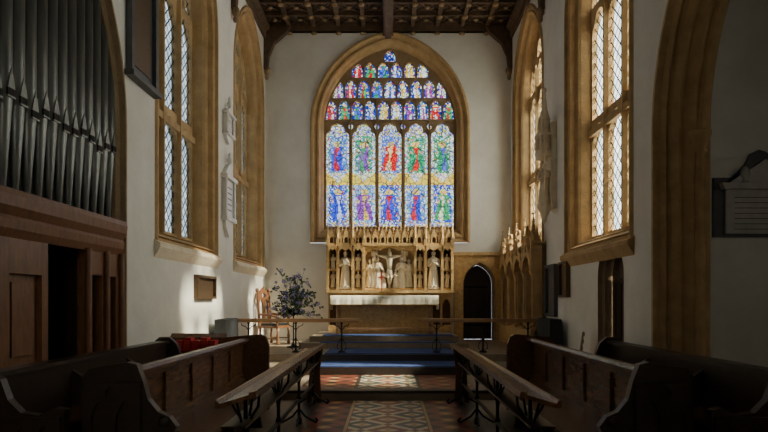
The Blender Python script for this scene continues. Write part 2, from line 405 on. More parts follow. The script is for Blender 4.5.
# ------------------------------------------------------------------ side windows
wn=2
for f,cs_ in ((fL,LW),(fR,RW)):
    for c in cs_:
        b=B('window_%d'%wn); wn+=1
        lining(b,f,c,SW['hw'],2.72,SW['zs'],SW['rise'],
          [(.40,0,.22),(.37,-.035,.22),(.33,-.035,.21),(.31,.02,.19),(.25,.05,.15),(.23,.0,.14),(.19,.03,.12),(.17,.12,.08),(.09,.18,.05),(.07,.15,.04),(.04,.2,.02),(0,.40,0)],STONE,14)
        hl=[]; lw=SW['hw']*2/3
        for i in range(3):
            cc=c-SW['hw']+lw*(i+.5)
            hl.append(arch(cc,lw/2-.05,2.8,4.45,.42,8,cusp=.18))
            hl.append(arch(cc,lw/2-.05,5.0,6.55,.42,8,cusp=.18))
        for i in range(6):
            cc=c-SW['hw']+lw*(i+.5)/2; hh=lw/4-.035
            pts=arch(cc,hh,7.12,7.55,.22,6,cusp=.12); o=[];ok=True
            for u,z in pts:
                lim=archz(u-c,SW['hw'],SW['zs'],SW['rise'])-.08
                if lim<7.2: ok=False
                o.append((u,min(z,lim)))
            if ok: hl.append(o)
        for i in range(2):
            cc=c+(-1,1)[i]*lw/2*.62; pts=arch(cc,.2,7.9,8.05,.25,6); hl.append([(u,min(z,archz(u-c,SW['hw'],SW['zs'],SW['rise'])-.07)) for u,z in pts])
        h,r=aparams(SW['hw'],SW['rise'],.05)
        b.plate(arch(c,h,2.68,SW['zs'],r,14),hl,f,.38,.48,STONE)
        for i in range(1,3):
            cc=c-SW['hw']+lw*i
            b.prism([(cc-.05,.40),(cc-.025,.31),(cc+.025,.31),(cc+.05,.40)],lambda u,d,z,f=f:f(u,z,d),2.72,7.6,STONE)
        b.prism([(c-SW['hw'],4.68),(c+SW['hw'],4.68),(c+SW['hw'],4.80),(c-SW['hw'],4.80)],f,.32,.40,STONE)
        gp=arch(c,SW['hw']-.01,2.74,SW['zs'],SW['rise']-.01,14)
        b.raw([f(u,z,.43) for u,z in gp],[tuple(range(len(gp)))],LEADED)
        sl=SZB
        b.prism([(-.0,sl+.02),(-.10,sl-.04),(-.10,sl-.10),(-.04,sl-.20),(0,sl-.26)],lambda w_,z,u,f=f:f(u,z,w_),c-SO[0]-.03,c+SO[0]+.03,STONEL if f is fL else STONE)
        b.done(weld=False)
# ------------------------------------------------------------------ arches
b=B('trim_chancel_arch')
lining(b,fR,RA['uc'],RA['hw'],-.0,RA['zs'],RA['rise'],[(.05,0,0),(.03,-.05,0),(-.02,-.05,0),(-.04,.03,0),(-.09,.08,0),(-.06,.12,0),(-.12,.15,0),(-.16,.22,0),(-.12,.28,0),(-.17,.32,0),(-.22,.38,0),(-.18,.44,0),(-.24,.48,0),(-.26,.56,0),(-.20,.60,0)],STONE,18)
for yy in (RA['uc']+2.0,RA['uc']-2.0):
    b.lathe((3.96,yy,0),[(.13,0),(.13,.2),(.1,.28),(.075,.34),(.07,3.45),(.09,3.47),(.09,3.5),(.075,3.53),(.13,3.66),(.14,3.7),(.14,3.75)],STONE,10)
b.done(weld=False)
b=B('trim_organ_arch')
lining(b,fL,5.6,2.4,0,3.9,2.7,[(0,0,0),(-.02,-.03,0),(-.06,-.03,0),(-.08,.04,0),(-.12,.08,0),(-.12,.6,0)],STONED,18); b.done(weld=False)
# ------------------------------------------------------------------ doors
def door(name,f,c,hw,zb,zs,rise,depth,ow,square=False):
    b=B(name)
    lining(b,f,c,hw,zb,zs,rise,[(0.0,-.004,0),(-.02,.06,0),(-.05,.1,0),(-.05,depth+.05,0)],STONED,12)
    if square:
        o=[(c-hw-ow,zb+.01),(c+hw+ow,zb+.01),(c+hw+ow,zs+rise+ow*.8),(c-hw-ow,zs+rise+ow*.8)]
        b.plate(o,[arch(c,hw-.01,zb+.012,zs,rise-.01,12)],f,-.06,-.002,GOLDST)
        t=zs+rise+ow*.8
        b.prism([(c-hw-ow-.04,t),(c+hw+ow+.04,t),(c+hw+ow+.04,t+.09),(c-hw-ow-.04,t+.09)],f,-.12,-.002,GOLDST)
    p=arch(c,hw-.06,zb+.01,zs,rise-.06,12)
    b.prism(p,f,depth,depth+.06,WOODD)
    for k in range(1,5):
        u=c-hw+2*hw*k/5; b.prism([(u-.008,zb),(u+.008,zb),(u+.008,zs),(u-.008,zs)],f,depth-.015,depth,WOODD)
    for zz in (zb+.4,zs-.1): b.prism([(c-hw+.08,zz),(c+hw-.25,zz),(c+hw-.15,zz+.03),(c+hw-.25,zz+.06),(c-hw+.08,zz+.06)],f,depth-.03,depth-.012,IRON)
    b.done(weld=False)
door('door_1',fE,(DX0+DX1)/2,.48,.45,2.05,.62,.45,.24,True)
door('door_2',fR,9.45,.55,0,1.95,.58,.22,.07)
# ------------------------------------------------------------------ ceiling
b=B('ceiling')
b.box(-4.1,4.1,-3.3,YE+.6,CZ,CZ+.25,CEILW)
nxr=10
for i in range(nxr+1):
    x=-3.5+7.0*i/nxr; big=(i==nxr//2)
    wd=.14 if big else .055; dz=.34 if big else .13
    b.box(x-wd,x+wd,-3,YE,CZ-dz,CZ,CEILW)
    if big: b.box(x-.09,x+.09,-3,YE,CZ-dz-.08,CZ-dz,CEILW)
for j in range(29):
    y=YE-.03-j*.7
    if y<-2.9: break
    big=(j%5==0)
    b.box(-3.5,3.5,y-(.1 if big else .05),y+(.02 if j==0 else (.1 if big else .05)),CZ-(.26 if big else .12),CZ,CEILW)
    if y>11:
        for i in range(nxr+1):
            x=-3.5+7.0*i/nxr; b.ball((x,y,CZ-.15 if not big else CZ-.28),(.09,.09,.05),STONED,8,5)
        for i in range(nxr):
            xa=-3.5+.7*i; 
            b.tube([(xa,y,CZ-.03),(xa+.35,y-.35,CZ-.05),(xa+.7,y-.7,CZ-.03)],.022,CEILW,6)
            b.tube([(xa+.7,y,CZ-.03),(xa+.35,y-.35,CZ-.05),(xa,y-.7,CZ-.03)],.022,CEILW,6)
            b.ball((xa+.35,y-.35,CZ-.06),(.07,.07,.04),STONED,8,5)
            for t in range(8):
                a=t*pi/4; b.tube([(xa+.35+.2*math.cos(a),y-.35+.2*math.sin(a),CZ-.03),(xa+.35+.2*math.cos(a+pi/4),y-.35+.2*math.sin(a+pi/4),CZ-.03)],.018,CEILW,5)
b.done(weld=False)
for s,nm in ((-1,'left'),(1,'right')):
    b=B('trim_wallplate_'+nm)
    X=lambda d:s*(HX-d)
    prof=[(0.0,8.95),(.06,8.98),(.08,9.08),(.05,9.12),(.16,9.22),(.18,9.31),(0.0,9.31)]
    b.prism(prof,lambda d,z,y:(X(d+.003),y,z),-3,YE-.003,CEILW)
    for yy in (YE-.12,YE-.12-3.5,YE-.12-7):
        pr=[(0.0,8.1),(.10,8.15),(.14,8.5),(.3,8.85),(.62,9.12),(.75,9.3),(0,9.3)]
        b.prism(pr,lambda d,z,y:(X(d+.003),y,z),yy-.09,yy+.09,CEILW)
        b.ball((X(.09),yy,8.06),(.09,.09,.13),STONED,8,6); b.ball((X(.08),yy,7.9),(.055,.06,.09),STONED,8,6)
    b.done(weld=False)
b=B('trim_east_cornice'); b.box(-3.3,3.3,YE-.12,YE-.004,9.19,9.23,CEILW)
for i in range(34):
    x=-3.25+i*.195
    b.prism([(x-.07,9.23),(x+.07,9.23),(x,9.32)],lambda u,z,w:(u,YE-w,z),.02,.1,CEILW)
b.done(weld=False)
# ------------------------------------------------------------------ statues
def statue(b,x,y,z,h,m,k=0,wings=False):
    P=[(.0,.0),(.15,.0),(.16,.04),(.135,.25),(.115,.45),(.10,.58),(.115,.68),(.13,.76),(.12,.80),(.06,.83),(.038,.845),(.036,.87)]
    b.lathe((x,y,z),[(r*h,t*h) for r,t in P],m,20,.10,6,.72)
    b.ball((x,y-.01*h,z+.925*h),(.052*h,.06*h,.07*h),m,10,8)
    b.ball((x,y+.015*h,z+.93*h),(.062*h,.055*h,.075*h),m,10,7)
    b.ball((x,y-.07*h,z+.92*h),(.01*h,.014*h,.016*h),m,6,4)
    if k%2: b.ball((x,y-.05*h,z+.875*h),(.035*h,.03*h,.04*h),m,8,5)
    for s in(-1,1):
        sh=(x+s*.12*h,y,z+.775*h); el=(x+s*.155*h,y-.05*h,z+.60*h)
        hd=(x+s*.03*h,y-.13*h,z+(.66+.05*((k+s)%3))*h)
        b.tube([sh,el,hd],[.042*h,.045*h,.025*h],m,8); b.ball(hd,(.025*h,.02*h,.03*h),m,6,5)
        b.ball((x+s*.05*h,y-.1*h,z+.015*h),(.03*h,.06*h,.02*h),m,6,4)
    if k%3==0: b.cyl((x+.1*h,y-.13*h,z),(x+.1*h,y-.13*h,z+1.0*h),.01*h,.01*h,m,6); b.ball((x+.1*h,y-.13*h,z+1.0*h),(.025*h,)*3,m,6,4)
    elif k%3==1: b.box(x-.05*h,x+.05*h,y-.16*h,y-.13*h,z+.62*h,z+.74*h,m)
    if wings:
        for s in(-1,1):
            pl=[(x+s*.05*h,z+.75*h),(x+s*.16*h,z+.98*h),(x+s*.26*h,z+.9*h),(x+s*.28*h,z+.6*h),(x+s*.2*h,z+.35*h),(x+s*.08*h,z+.55*h)]
            b.prism(pl,lambda u,zz,w:(u,w,zz),y+.08*h,y+.11*h,m)
def spire(b,x,y,z,w,h,m):
    b.box(x-w/2,x+w/2,y-w/2,y+w/2,z,z+h*.35,m)
    for dx,dy in((1,0),(-1,0),(0,-1)):
        b.cyl((x+dx*w*.5,y+dy*w*.5,z+h*.28),(x+dx*w*.5,y+dy*w*.5,z+h*.5),w*.3,.002,m,4)
    b.cyl((x,y,z+h*.35),(x,y,z+h*.95),w*.55,.006,m,6)
    for t in(.48,.62,.76): 
        for a in range(4):
            r=w*.55*(1-(t-.35)/.62)+.004; b.ball((x+r*math.cos(a*pi/2+.8),y+r*math.sin(a*pi/2+.8),z+h*t),(w*.14,)*3,m,5,4)
    b.ball((x,y,z+h*.96),(w*.22,w*.22,w*.16),m,6,4)
def rx(px): return (px-388)/36.0
def rz(py): return 1.6+(300-py)/36.0
b=B('carved_reredos')
YF=16.62
fr=lambda u,z,w:(u,YF+w,z)
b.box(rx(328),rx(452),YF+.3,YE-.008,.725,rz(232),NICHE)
nb=[(329,337),(339,352),(354,362),(365,414),(416,424),(426,441),(443,451)]
hs=[]
for a,c in nb:
    u0,u1=rx(a)+.012,rx(c)-.012
    hwid=(u1-u0)/2
    hs.append(arch((u0+u1)/2,hwid,rz(288),rz(252)-hwid*.2,max(hwid*1.02,.16),8,cusp=.14))
hs[3]=[(rx(365),rz(288)),(rx(365),rz(257)),(rx(368),rz(252)),(rx(376),rz(249.5)),(rx(380),rz(250.5)),(rx(384),rz(248.5)),(rx(389.5),rz(247)),(rx(395),rz(248.5)),(rx(399),rz(250.5)),(rx(403),rz(249.5)),(rx(411),rz(252)),(rx(414),rz(257)),(rx(414),rz(288))]
b.plate([(rx(328),rz(292)),(rx(452),rz(292)),(rx(452),rz(244)),(rx(328),rz(244))],hs,fr,0,.3,GOLDST)
b.box(rx(326),rx(454),YF-.08,YF+.3,rz(293),rz(290),GOLDST)
b.box(rx(326),rx(454),YF-.06,YF+.35,rz(246),rz(243.5),GOLDST)
b.box(rx(364),rx(415),YF+.2,YF+.3,rz(289),rz(247),RELBG)
for px in (328,338,353,364,415,425.5,442,452):
    b.box(rx(px)-.035,rx(px)+.035,YF-.07,YF+.02,rz(292),rz(247),GOLDST)
    b.box(rx(px)-.05,rx(px)+.05,YF-.09,YF+.02,rz(270),rz(268.5),GOLDST)
    spire(b,rx(px),YF-.03,rz(246),.085,.72,GOLDST)
for n,(a,c) in enumerate(nb):
    cx=rx((a+c)/2); w_=c-a
    if n==3: continue
    if w_>10:
        statue(b,cx,YF+.06,rz(287),1.0,STONEL,n)
        b.box(cx-.15,cx+.15,YF-.05,YF+.25,rz(289),rz(287),STONEL)
    else:
        statue(b,cx,YF+.08,rz(287.5),.45,STONEL,n); statue(b,cx,YF+.08,rz(270),.45,STONEL,n+1)
        b.box(cx-.1,cx+.1,YF-.02,YF+.25,rz(271),rz(269.8),GOLDST)
    g=w_/36/2
    b.prism([(cx-g,rz(252)),(cx-g*.5,rz(249)),(cx,rz(251)),(cx+g*.5,rz(249)),(cx+g,rz(252)),(cx+g,rz(246)),(cx-g,rz(246))],fr,-.12,.0,GOLDST)
N=17
for i in range(N):
    cx=rx(328+124*(i+.5)/N); g=.085
    b.plate([(cx-g,rz(244)),(cx+g,rz(244)),(cx+g,rz(237)),(cx,rz(228)),(cx-g,rz(237))],[arch(cx,g*.55,rz(243),rz(239.5),g*.75,5)],fr,-.05,.02,GOLDST)
    spire(b,cx+.1,YF,rz(238),.05,.42,GOLDST); b.ball((cx,YF-.01,rz(227)),(.03,.02,.04),GOLDST,6,4)
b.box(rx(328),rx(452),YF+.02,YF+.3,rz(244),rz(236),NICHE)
cy=YF+.10; cz=rz(288); m=STONEL; cx=rx(389.5)
b.box(cx-.03,cx+.03,cy+.03,cy+.09,cz,cz+1.1,m); b.box(cx-.34,cx+.34,cy+.03,cy+.09,cz+.86,cz+.93,m)
b.tube([(cx,cy,cz+.46),(cx,cy-.03,cz+.6),(cx,cy-.03,cz+.82)],[.07,.065,.095],m,10)
b.ball((cx+.01,cy-.06,cz+.95),(.05,.05,.065),m); b.ball((cx,cy-.02,cz+.97),(.06,.05,.06),m)
for s in(-1,1):
    b.tube([(cx+s*.08,cy-.02,cz+.83),(cx+s*.19,cy-.02,cz+.87),(cx+s*.31,cy,cz+.91)],[.038,.03,.02],m,7); b.ball((cx+s*.32,cy,cz+.915),(.024,.018,.024),m,6,4)
    b.tube([(cx+s*.035,cy-.02,cz+.46),(cx+s*.04,cy-.07,cz+.3),(cx+s*.015,cy-.01,cz+.1)],[.05,.04,.024],m,7)
b.lathe((cx,cy-.02,cz+.36),[(.06,0),(.09,.03),(.085,.12),(.07,.16)],m,12,.1,5)
statue(b,cx-.33,cy,cz,.86,m,1); statue(b,cx+.33,cy,cz,.86,m,2)
statue(b,cx-.54,cy+.02,cz+.02,.78,m,3,True); statue(b,cx+.54,cy+.02,cz+.02,.78,m,4,True)
statue(b,cx-.17,cy-.02,cz,.52,m,5); statue(b,cx+.17,cy-.02,cz,.52,m,2)
statue(b,cx-.42,cy+.03,cz+.74,.36,m,2,True); statue(b,cx+.42,cy+.03,cz+.74,.36,m,5,True)
hs=[]
for i in range(12):
    c=rx(328)+(rx(452)-rx(328))*(i+.5)/12; hs.append(arch(c,.115,.9,1.45,.18,6,cusp=.15))
b.plate([(rx(328),.725),(rx(452),.725),(rx(452),rz(293)),(rx(328),rz(293))],hs,fr,.1,.3,GOLDST)
b.done(weld=False)
# ------------------------------------------------------------------ altar
b=B('altar_table')
ax0,ax1,ay0,ay1,at=-1.40,1.22,15.25,16.0,1.70
b.box(ax0,ax1,ay0,ay1,at-.07,at,WOOD)
for x in (ax0+.12,ax1-.12):
    for y in (ay0+.1,ay1-.1):
        b.lathe((x,y,.737),[(.06,0),(.06,.1),(.04,.14),(.055,.3),(.04,.45),(.055,.6),(.04,.7),(.06,.76),(.06,.893)],RAILW,10)
b.box(ax0+.18,ax1-.18,ay0+.25,ay0+.32,.737,at-.07,GOLDST)
hs=[]
for i in range(9):
    c=ax0+.2+(ax1-ax0-.4)*(i+.5)/9; hs.append(arch(c,.1,.85,1.3,.16,6,cusp=.14))
b.plate([(ax0+.18,.74),(ax1-.18,.74),(ax1-.18,1.63),(ax0+.18,1.63)],hs,lambda u,z,w:(u,ay0+.2+w,z),0,.05,GOLDST)
b.box(ax0+.1,ax1-.1,ay0+.06,ay0+.12,.85,.90,RAILW)
b.done(weld=False)
b=B('altar_cloth')
n=60; top=at+.006
rows=[]
def fall(u): return .012*math.sin(u*23)+.008*math.sin(u*51)
x0c,x1c=ax0-.06,ax1+.06
for (yy,zz,am) in ((ay1+.01,top-.2,0),(ay1+.01,top+.01,0),(ay0-.0,top+.01,0),(ay0-.02,top-.01,.2),(ay0-.03,top-.12,.6),(ay0-.04,top-.22,1)):
    rows.append([(x0c+(x1c-x0c)*i/n,yy-am*abs(fall(i*.07))*1.5,zz) for i in range(n+1)])
b.loft(rows,LINEN,False,True)
for xx,s in ((x0c,-1),(x1c,1)):
    b.box(min(xx,xx+s*.01),max(xx,xx+s*.01),ay0,ay1,at-.35,top+.01,LINEN)
b.box(x0c,x1c,ay0-.065,ay0-.05,top-.24,top-.215,BRASS)
b.done(weld=False)
b=B('altar_cross'); cx=-.17; cy=15.75; z0=at+.02
b.box(cx-.09,cx+.09,cy-.07,cy+.07,z0,z0+.05,BRASS); b.box(cx-.055,cx+.055,cy-.05,cy+.05,z0+.05,z0+.1,BRASS)
b.box(cx-.012,cx+.012,cy-.012,cy+.012,z0+.1,z0+.62,RED); b.box(cx-.09,cx+.09,cy-.012,cy+.012,z0+.46,z0+.485,RED); b.done()
# ------------------------------------------------------------------ communion rails
for xa,xb in ((-3.36,-.62),(.70,3.40)):
    b=B('communion_rail'); y=12.95; zt=1.20; zf=.45
    b.box(xa,xb,y-.07,y+.07,zt-.05,zt,RAILW); b.box(xa+.02,xb-.02,y-.04,y+.04,zt-.08,zt-.05,RAILW)
    b.cyl((xa,y,zt-.025),(xa-.03,y,zt-.025),.03,.03,RAILW); b.cyl((xb,y,zt-.025),(xb+.03,y,zt-.025),.03,.03,RAILW)
    for x in (xa+.35,(xa+xb)/2,xb-.38):
        b.lathe((x,y,zf+.02),[(.09,0),(.09,.02),(.03,.05),(.018,.1),(.018,.25),(.035,.28),(.018,.31),(.018,.6),(.03,.63),(.03,.65)],IRON,10)
        for s in(-1,1):
            b.tube([(x,y,zf+.5),(x+s*.07,y,zf+.58),(x+s*.14,y,zf+.6),(x+s*.16,y,zf+.65)],.009,IRON,6)
            b.tube([(x+s*.02,y,zf+.3),(x+s*.08,y,zf+.22),(x+s*.10,y,zf+.12),(x+s*.06,y,zf+.08)],.009,IRON,6)
    b.done(weld=False)
# ------------------------------------------------------------------ sedilia
b=B('stone_sedilia')
ya,yb=13.25,16.95; nb_=4
fs=lambda u,z,w:(HX-w,u,z)
bw=(yb-ya)/nb_
hs=[arch(ya+bw*(i+.5),bw/2-.09,.95,2.2,.42,8,cusp=.15) for i in range(nb_)]
b.plate([(ya,.455),(yb,.455),(yb,2.85),(ya,2.85)],hs,fs,.10,.26,STONE)
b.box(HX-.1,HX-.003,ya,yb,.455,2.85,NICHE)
b.box(HX-.36,HX-.003,ya,yb,.455,.92,STONE)
b.box(HX-.30,HX-.003,ya,yb,2.82,2.9,STONE)
for i in range(nb_+1):
    y=ya+bw*i; y=min(max(y,ya+.08),yb-.08)
    b.lathe((HX-.28,y,.92),[(.06,0),(.06,.08),(.035,.12),(.035,1.2),(.06,1.28),(.06,1.34)],STONE,8)
    b.box(HX-.34,HX-.2,y-.07,y+.07,2.2,2.75,STONE)
    spire(b,HX-.27,y,2.7,.13,.85,STONE)
for i in range(nb_):
    c=ya+bw*(i+.5)
    b.plate([(c-bw/2+.05,2.25),(c-bw/4,2.5),(c,2.62),(c+bw/4,2.5),(c+bw/2-.05,2.25),(c+bw/2-.05,2.5),(c+.12,2.85),(c,3.2),(c-.12,2.85),(c-bw/2+.05,2.5)],[arch(c,.08,2.68,2.74,.1,5)],fs,.26,.36,STONE)
    for t in (.2,.4,.6,.8):
        for s in(-1,1): b.ball((HX-.32,c+s*(bw/2-.05)*(1-t),2.5+.7*t*t+.1),(.04,.04,.04),STONE,6,4)
    b.ball((HX-.31,c,3.24),(.05,.05,.07),STONE,6,5)
    for kk in(-1,1): spire(b,HX-.15,c+kk*.22,2.88,.07,.45,STONE)
for i in range(24):
    y=ya+.08+(yb-ya-.16)*i/23; b.cyl((HX-.12,y,2.9),(HX-.12,y,3.12),.03,.004,STONE,5)
b.done(weld=False)
# ------------------------------------------------------------------ canopied niche on right wall
b=B('canopied_statue_niche'); y=12.6; x=HX-.215; m=STONEL
b.lathe((x,y,3.2),[(.02,0),(.06,.08),(.05,.12),(.12,.28),(.17,.36),(.17,.42)],STONEL,8,smooth=False)
b.box(HX-.12,HX-.003,y-.18,y+.18,3.5,5.3,STONEL)
statue(b,x,y,3.62,.85,STONEL,1)
for s in(-1,1): b.cyl((HX-.25,y+s*.16,3.6),(HX-.25,y+s*.16,4.6),.02,.02,STONEL,6); spire(b,HX-.25,y+s*.16,4.6,.07,.7,STONEL)
b.lathe((x,y,4.55),[(.16,0),(.2,.04),(.2,.14),(.16,.2),(.16,.45),(.19,.48),(.19,.52),(.12,.58),(.11,.8),(.13,.83),(.06,1.05),(.012,1.45)],STONEL,8,smooth=False)
for a in range(6):
    an=pi/2+pi*a/5
    spire(b,x+.18*math.cos(an),y+.18*math.sin(an),4.75,.04,.35,STONEL); spire(b,x+.12*math.cos(an),y+.12*math.sin(an),5.1,.035,.35,STONEL)
b.ball((x,y,6.0),(.05,.05,.06),STONEL,6,5)
b.done(weld=False)
# ------------------------------------------------------------------ wall tablets
def tablet(name,f,u0,u1,z0,z1,mf,mi_,fw=.05,lines=True):
    b=B(name)
    b.prism([(u0,z0),(u1,z0),(u1,z1),(u0,z1)],f,-.03,-.003,mi_)
    b.plate([(u0,z0),(u1,z0),(u1,z1),(u0,z1)],[[(u0+fw,z0+fw),(u1-fw,z0+fw),(u1-fw,z1-fw),(u0+fw,z1-fw)]],f,-.09,-.03,mf)
    n=int((z1-z0-2*fw)/.09) if lines else 0
    for i in range(n):
        z=z0+fw+.05+i*.09; b.prism([(u0+fw+.04,z),(u1-fw-.04-.06*(i%2),z),(u1-fw-.04-.06*(i%2),z+.025),(u0+fw+.04,z+.025)],f,-.034,-.03,mf)
    if not lines:
        b.prism([(u0-.04,z0-.02),(u1+.04,z0-.02),(u1+.04,z0+.05),(u0-.04,z0+.05)],f,-.13,-.003,mf)
        b.prism([(u0+fw+.1,z0+fw+.1),(u1-fw-.1,z0+fw+.1),(u1-fw-.1,z1-fw-.1),(u0+fw+.1,z1-fw-.1)],f,-.045,-.03,BRONZE)
    b.done(weld=False)
tablet('framed_slate_memorial',fL,8.0,8.92,4.62,6.2,SLATE,SLATE,.09,False)
tablet('bronze_wall_plaque',fL,10.8,11.95,1.62,2.06,BRONZE,BRONZE,.05)
tablet('slate_wall_tablet',fR,12.35,13.1,1.25,2.35,SLATE,SLATE,.07)
tablet('brass_wall_plaque',fR,11.5,12.05,1.65,2.35,BRONZE,BRONZE,.04)
def mem(name,yc,z0,z1,hw):
    b=B(name); h=z1-z0
    P=lambda pl,w,m:b.prism([(yc+u*hw,z0+v*h) for u,v in pl],fL,-w,-.003,m)
    P([(-.6,.12),(0,.0),(.6,.12),(.7,.2),(-.7,.2)],.08,MARBLE)
    P([(-.95,.2),(.95,.2),(.95,.25),(-.95,.25)],.14,MARBLE)
    P([(-.8,.25),(.8,.25),(.8,.72),(-.8,.72)],.07,MARBLE)
    for i in range(5): P([(-.5,.34+.07*i),(.5,.34+.07*i),(.5,.355+.07*i),(-.5,.355+.07*i)],.073,SLATE)
    for s in(-1,1):
        b.cyl(fL(yc+s*.8*hw,z0+.25*h,-.1),fL(yc+s*.8*hw,z0+.72*h,-.1),.035,.03,MARBLE,8)
    P([(-1,.72),(1,.72),(1,.77),(-1,.77)],.15,MARBLE)
    P([(-.8,.77),(.8,.77),(.3,.88),(0,.93),(-.3,.88)],.09,MARBLE)
    c=fL(yc,z0+.93*h,-.085); b.lathe((c[0],c[1],c[2]),[(.03,0),(.06,.05),(.07,.1),(.03,.16),(.045,.2),(.01,.25)],MARBLE,8)
    b.done(weld=False)
mem('marble_wall_monument',12.95,2.95,4.65,.42)
mem('marble_wall_monument',12.95,4.95,5.8,.32)
b=B('chapel_marble_memorial')
fc=lambda u,z,w:(u,8.6-w,z)
PX=lambda px:(px-388)/70.0
PZ=lambda py:1.6+(300-py)/70.0
b.prism([(PX(713),PZ(237)),(PX(812),PZ(237)),(PX(812),PZ(178)),(PX(713),PZ(178))],fc,.003,.05,SLATE)
b.prism([(PX(724),PZ(234)),(PX(801),PZ(234)),(PX(801),PZ(190)),(PX(724),PZ(190))],fc,.05,.09,GMARBLE)
b.prism([(PX(720),PZ(190)),(PX(805),PZ(190)),(PX(807),PZ(184)),(PX(718),PZ(184))],fc,.05,.15,GMARBLE)
b.prism([(PX(724),PZ(183)),(PX(801),PZ(183)),(PX(790),PZ(176)),(PX(775),PZ(160)),(PX(765),PZ(152)),(PX(758),PZ(150)),(PX(750),PZ(154)),(PX(745),PZ(164)),(PX(735),PZ(174))],fc,.003,.05,SLATE)
b.prism([(PX(728),PZ(183)),(PX(797),PZ(183)),(PX(763),PZ(160))],fc,.05,.1,GMARBLE)
for px in(742,784): b.lathe((PX(px),8.5,PZ(183)),[(.05,0),(.03,.04),(.07,.1),(.05,.18),(.02,.22)],GMARBLE,8)
for i in range(7):
    z=PZ(230)+i*.075; b.prism([(PX(732),z),(PX(793),z),(PX(793),z+.010),(PX(732),z+.010)],fc,.09,.093,SLATE)
b.done(weld=False)
# ------------------------------------------------------------------ organ
b=B('pipe_organ')
xo=-3.66
y=3.35; k=0
while y<7.95:
    r=.088; top=min(6.9,archz(y-5.6,2.4,3.9,2.7))-.1
    if top<3.9: top=3.9
    top2=top-.05
    mz=3.42+.1*abs(math.sin(k*.9))
    b.lathe((xo,y,0),[(.02,2.62),(.03,2.64),(r,mz),(r,top2),(r*.9,top2)],PIPE,14)
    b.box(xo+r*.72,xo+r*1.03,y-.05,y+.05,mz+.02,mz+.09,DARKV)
    b.prism([(y-.055,mz+.09),(y+.055,mz+.09),(y+.03,mz+.2),(y,mz+.28),(y-.03,mz+.2)],lambda u,z,w:(w,u,z),xo+r*.75,xo+r*1.06,PIPE)
    b.box(xo+r*.6,xo+r*1.1,y-.06,y+.06,mz-.0,mz+.018,PIPE)
    y+=.195; k+=1
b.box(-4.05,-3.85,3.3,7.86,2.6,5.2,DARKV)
prof=[(-3.5,2.18),(-3.46,2.26),(-3.45,2.34),(-3.47,2.38),(-3.42,2.46),(-3.41,2.56),(-3.43,2.62),(-3.85,2.62),(-3.85,2.18)]
b.prism(prof,lambda u,z,w:(u,w,z),3.3,7.86,WOODV)
fo=lambda u,z,w:(-3.5-w,u,z)
b.plate([(3.3,.003),(6.18,.003),(6.18,2.2),(3.3,2.2)],[[(a+.1,z0),(a+.62,z0),(a+.62,z1),(a+.1,z1)] for a in (3.35,4.05,4.75,5.45) for z0,z1 in((.15,.85),(.98,1.85))],fo,0,.06,WOODV)
b.box(-3.6,-3.56,3.3,6.18,.003,2.2,WOODV)
for a in (3.35,4.05,4.75,5.45):
    for z0,z1 in((.15,.85),(.98,1.85)): b.box(-3.56,-3.53,a+.18,a+.54,z0+.08,z1-.08,WOODV)
b.plate([(6.95,.003),(7.86,.003),(7.86,2.2),(6.95,2.2)],[[(7.1,.3),(7.35,.3),(7.35,1.9),(7.1,1.9)],[(7.48,.3),(7.72,.3),(7.72,1.9),(7.48,1.9)]],fo,0,.1,WOODV)
b.box(-3.75,-3.6,6.95,7.86,.003,2.2,WOODD)
for yy in(6.95,7.42,7.82): b.cyl((-3.47,yy,.0),(-3.47,yy,2.2),.035,.035,WOODV,8)
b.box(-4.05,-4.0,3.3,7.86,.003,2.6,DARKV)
b.done(weld=False)
